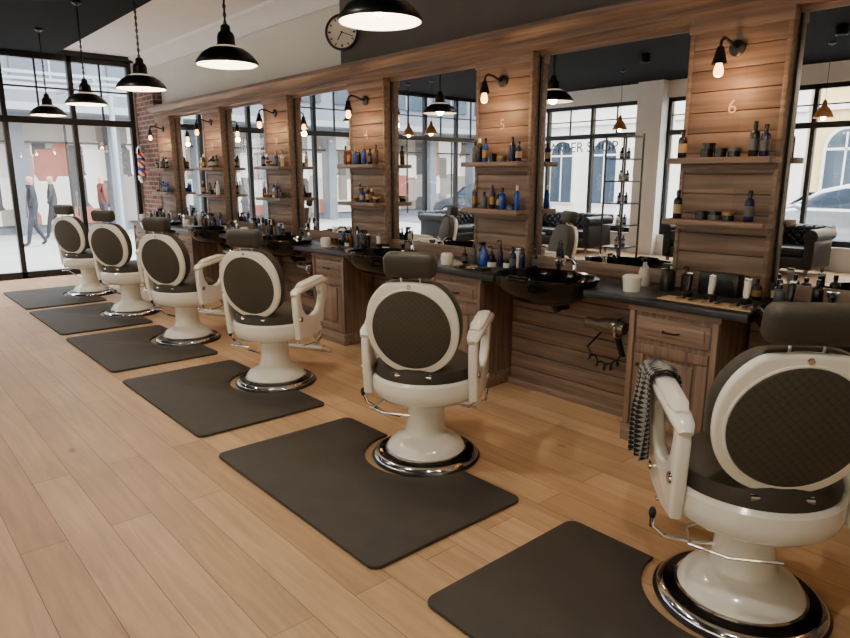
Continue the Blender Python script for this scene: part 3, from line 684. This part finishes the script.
def car(m):
    b=B(); 
    body=[(-2.1,.25),(-2.12,.5),(-2.05,.78),(-1.9,.92),(-1.2,.98),(.75,.98),(1.4,.88),(1.95,.72),(2.1,.55),(2.12,.3),(2.0,.22),(-2.0,.2)]
    P=lambda t:Matrix(((1,0,0,0),(0,0,1,0),(0,1,0,0),(0,0,0,1)))
    b.prism(body,1.76,m,.09,M=P(0),seg=3)
    cab=[(-1.85,.93),(-1.6,1.28),(-1.1,1.46),(-.1,1.5),(.4,1.38),(1.15,.93)]
    b.prism(cab,1.5,m,.1,M=P(0),seg=3)
    b.prism([(-1.62,.97),(-1.42,1.26),(-1.05,1.38),(-.45,1.41),(-.45,.97)],1.54,M_win,.01,M=P(0)); b.prism([(-.37,.97),(-.37,1.41),(-.1,1.41),(.33,1.3),(.9,.97)],1.54,M_win,.01,M=P(0))
    b.box((.86,0,1.17),(.02,1.3,.5),M_win,rot=R(-56,'Y')); b.box((-1.76,0,1.12),(.02,1.2,.36),M_win,rot=R(37,'Y'))
    for x in(-1.3,1.3):
        for s in(-1,1):
            M=T(x,s*.8,.32)@R(-90*s,'X')
            b.lathe([(0,-.1),(.32,-.1),(.33,-.08),(.33,.06),(.3,.1),(.2,.1)],M_blackp,28,M); b.lathe([(0,.09),(.2,.1),(.22,.11)],M_chrome,20,M)
    for s in(-1,1): b.ell((2.02,s*.62,.66),(.1,.18,.08),M_chrome); b.ell((-2.05,s*.68,.75),(.06,.12,.1),BC['red']); b.ell((.75,s*.95,1.0),(.08,.1,.07),m)
    b.box((2.12,0,.45),(.04,1.0,.14),M_blackp,.01)
    return b
M_car=mat('car_silver',c8(165,170,176),.2,.6,coat=.8); M_car2=mat('car_dark',c8(50,58,66),.2,.3,coat=.8)
car(M_car).obj('car',(-9.2,5.1,-.09),90); car(M_car2).obj('car',(-9.4,16.5,-.09),90)
def person(name,loc,rz,top,leg,ph):
    J=[(0,0,.95),(0,0,1.12),(0,0,1.38),(0,0,1.48),(0.01,0,1.58),(.01,0,1.68),
       (0,.17,1.42),(.03,.22,1.16),(.12,.22,.95),(0,-.17,1.42),(-.04,-.22,1.16),(.02,-.23,.93),
       (0,.09,.9),(.12*ph,.1,.5),(.2*ph,.1,.07),(.32*ph+.02,.1,.03),(0,-.09,.9),(-.02,-.1,.5),(-.22*ph,-.1,.1),(-.12*ph,-.1,.03)]
    E=[(0,1),(1,2),(2,3),(3,4),(4,5),(2,6),(6,7),(7,8),(2,9),(9,10),(10,11),(0,12),(12,13),(13,14),(14,15),(0,16),(16,17),(17,18),(18,19)]
    Rr=[.15,.14,.16,.055,.09,.085,.07,.05,.035,.07,.05,.035,.1,.065,.045,.04,.1,.065,.045,.04]
    me=bpy.data.meshes.new(name); me.from_pydata(J,E,[]); o=bpy.data.objects.new(name,me); COL.objects.link(o)
    sk=o.modifiers.new('skin','SKIN')
    for v,r in zip(me.skin_vertices[0].data,Rr): v.radius=(r,r)
    me.skin_vertices[0].data[0].use_root=True
    o.modifiers.new('sub','SUBSURF').levels=2; o.modifiers['sub'].render_levels=2
    m,nt,p=newmat(name+'_clothes'); N=nt.nodes.new; L=nt.links.new
    tc=N('ShaderNodeTexCoord'); sp=N('ShaderNodeSeparateXYZ'); L(tc.outputs['Object'],sp.inputs[0])
    mr=N('ShaderNodeMath'); mr.operation='DIVIDE'; mr.inputs[1].default_value=2; L(sp.outputs['Z'],mr.inputs[0])
    r=N('ShaderNodeValToRGB'); r.color_ramp.interpolation='CONSTANT'; e=r.color_ramp.elements; e[0].color=c8(30,25,22); e[1].position=.05; e[1].color=leg
    for ps,c in((.46,top),(.735,c8(190,140,110)),(.835,c8(50,34,24))): q=e.new(ps); q.color=c
    L(mr.outputs[0],r.inputs['Fac']); L(r.outputs['Color'],p.inputs['Base Color']); me.materials.append(m)
    o.location=loc; o.rotation_euler=(0,0,rad(rz)); return o
person('pedestrian',(3.5,18.5,-.1),180,c8(20,23,32),c8(26,30,44),1)
person('pedestrian',(5.6,20.3,-.1),10,c8(90,45,38),c8(30,30,35),.8)
person('pedestrian',(4.3,20.2,-.1),170,c8(36,38,36),c8(30,30,34),1)
# ---------------------------------------------------------------- world, portals, camera
w=bpy.data.worlds.new('overcast'); SC.world=w; w.use_nodes=True
bg=w.node_tree.nodes['Background']; bg.inputs[0].default_value=(.92,.96,1,1); bg.inputs[1].default_value=11.5
def portal(loc,rot,sx,sy):
    l=bpy.data.lights.new('window_portal','AREA'); l.shape='RECTANGLE'; l.size=sx; l.size_y=sy; l.cycles.is_portal=True
    o=bpy.data.objects.new('window_portal',l); COL.objects.link(o); o.location=loc; o.rotation_euler=rot
portal((-.2,YF+.15,1.7),(rad(-90),0,0),8.6,3.5)
for a,c in((-2.5,2.6),(3.1,7.15),(7.7,11.4)): portal((XL-.35,(a+c)/2,1.75),(0,rad(-90),0),2.8,c-a)
cam=bpy.data.cameras.new('camera'); cam.sensor_width=36; cam.lens=660/850*36; cam.clip_start=.05
o=bpy.data.objects.new('camera',cam); COL.objects.link(o); o.location=(0,0,1.6); o.rotation_euler=(rad(77.7),0,rad(-41.1)); SC.camera=o
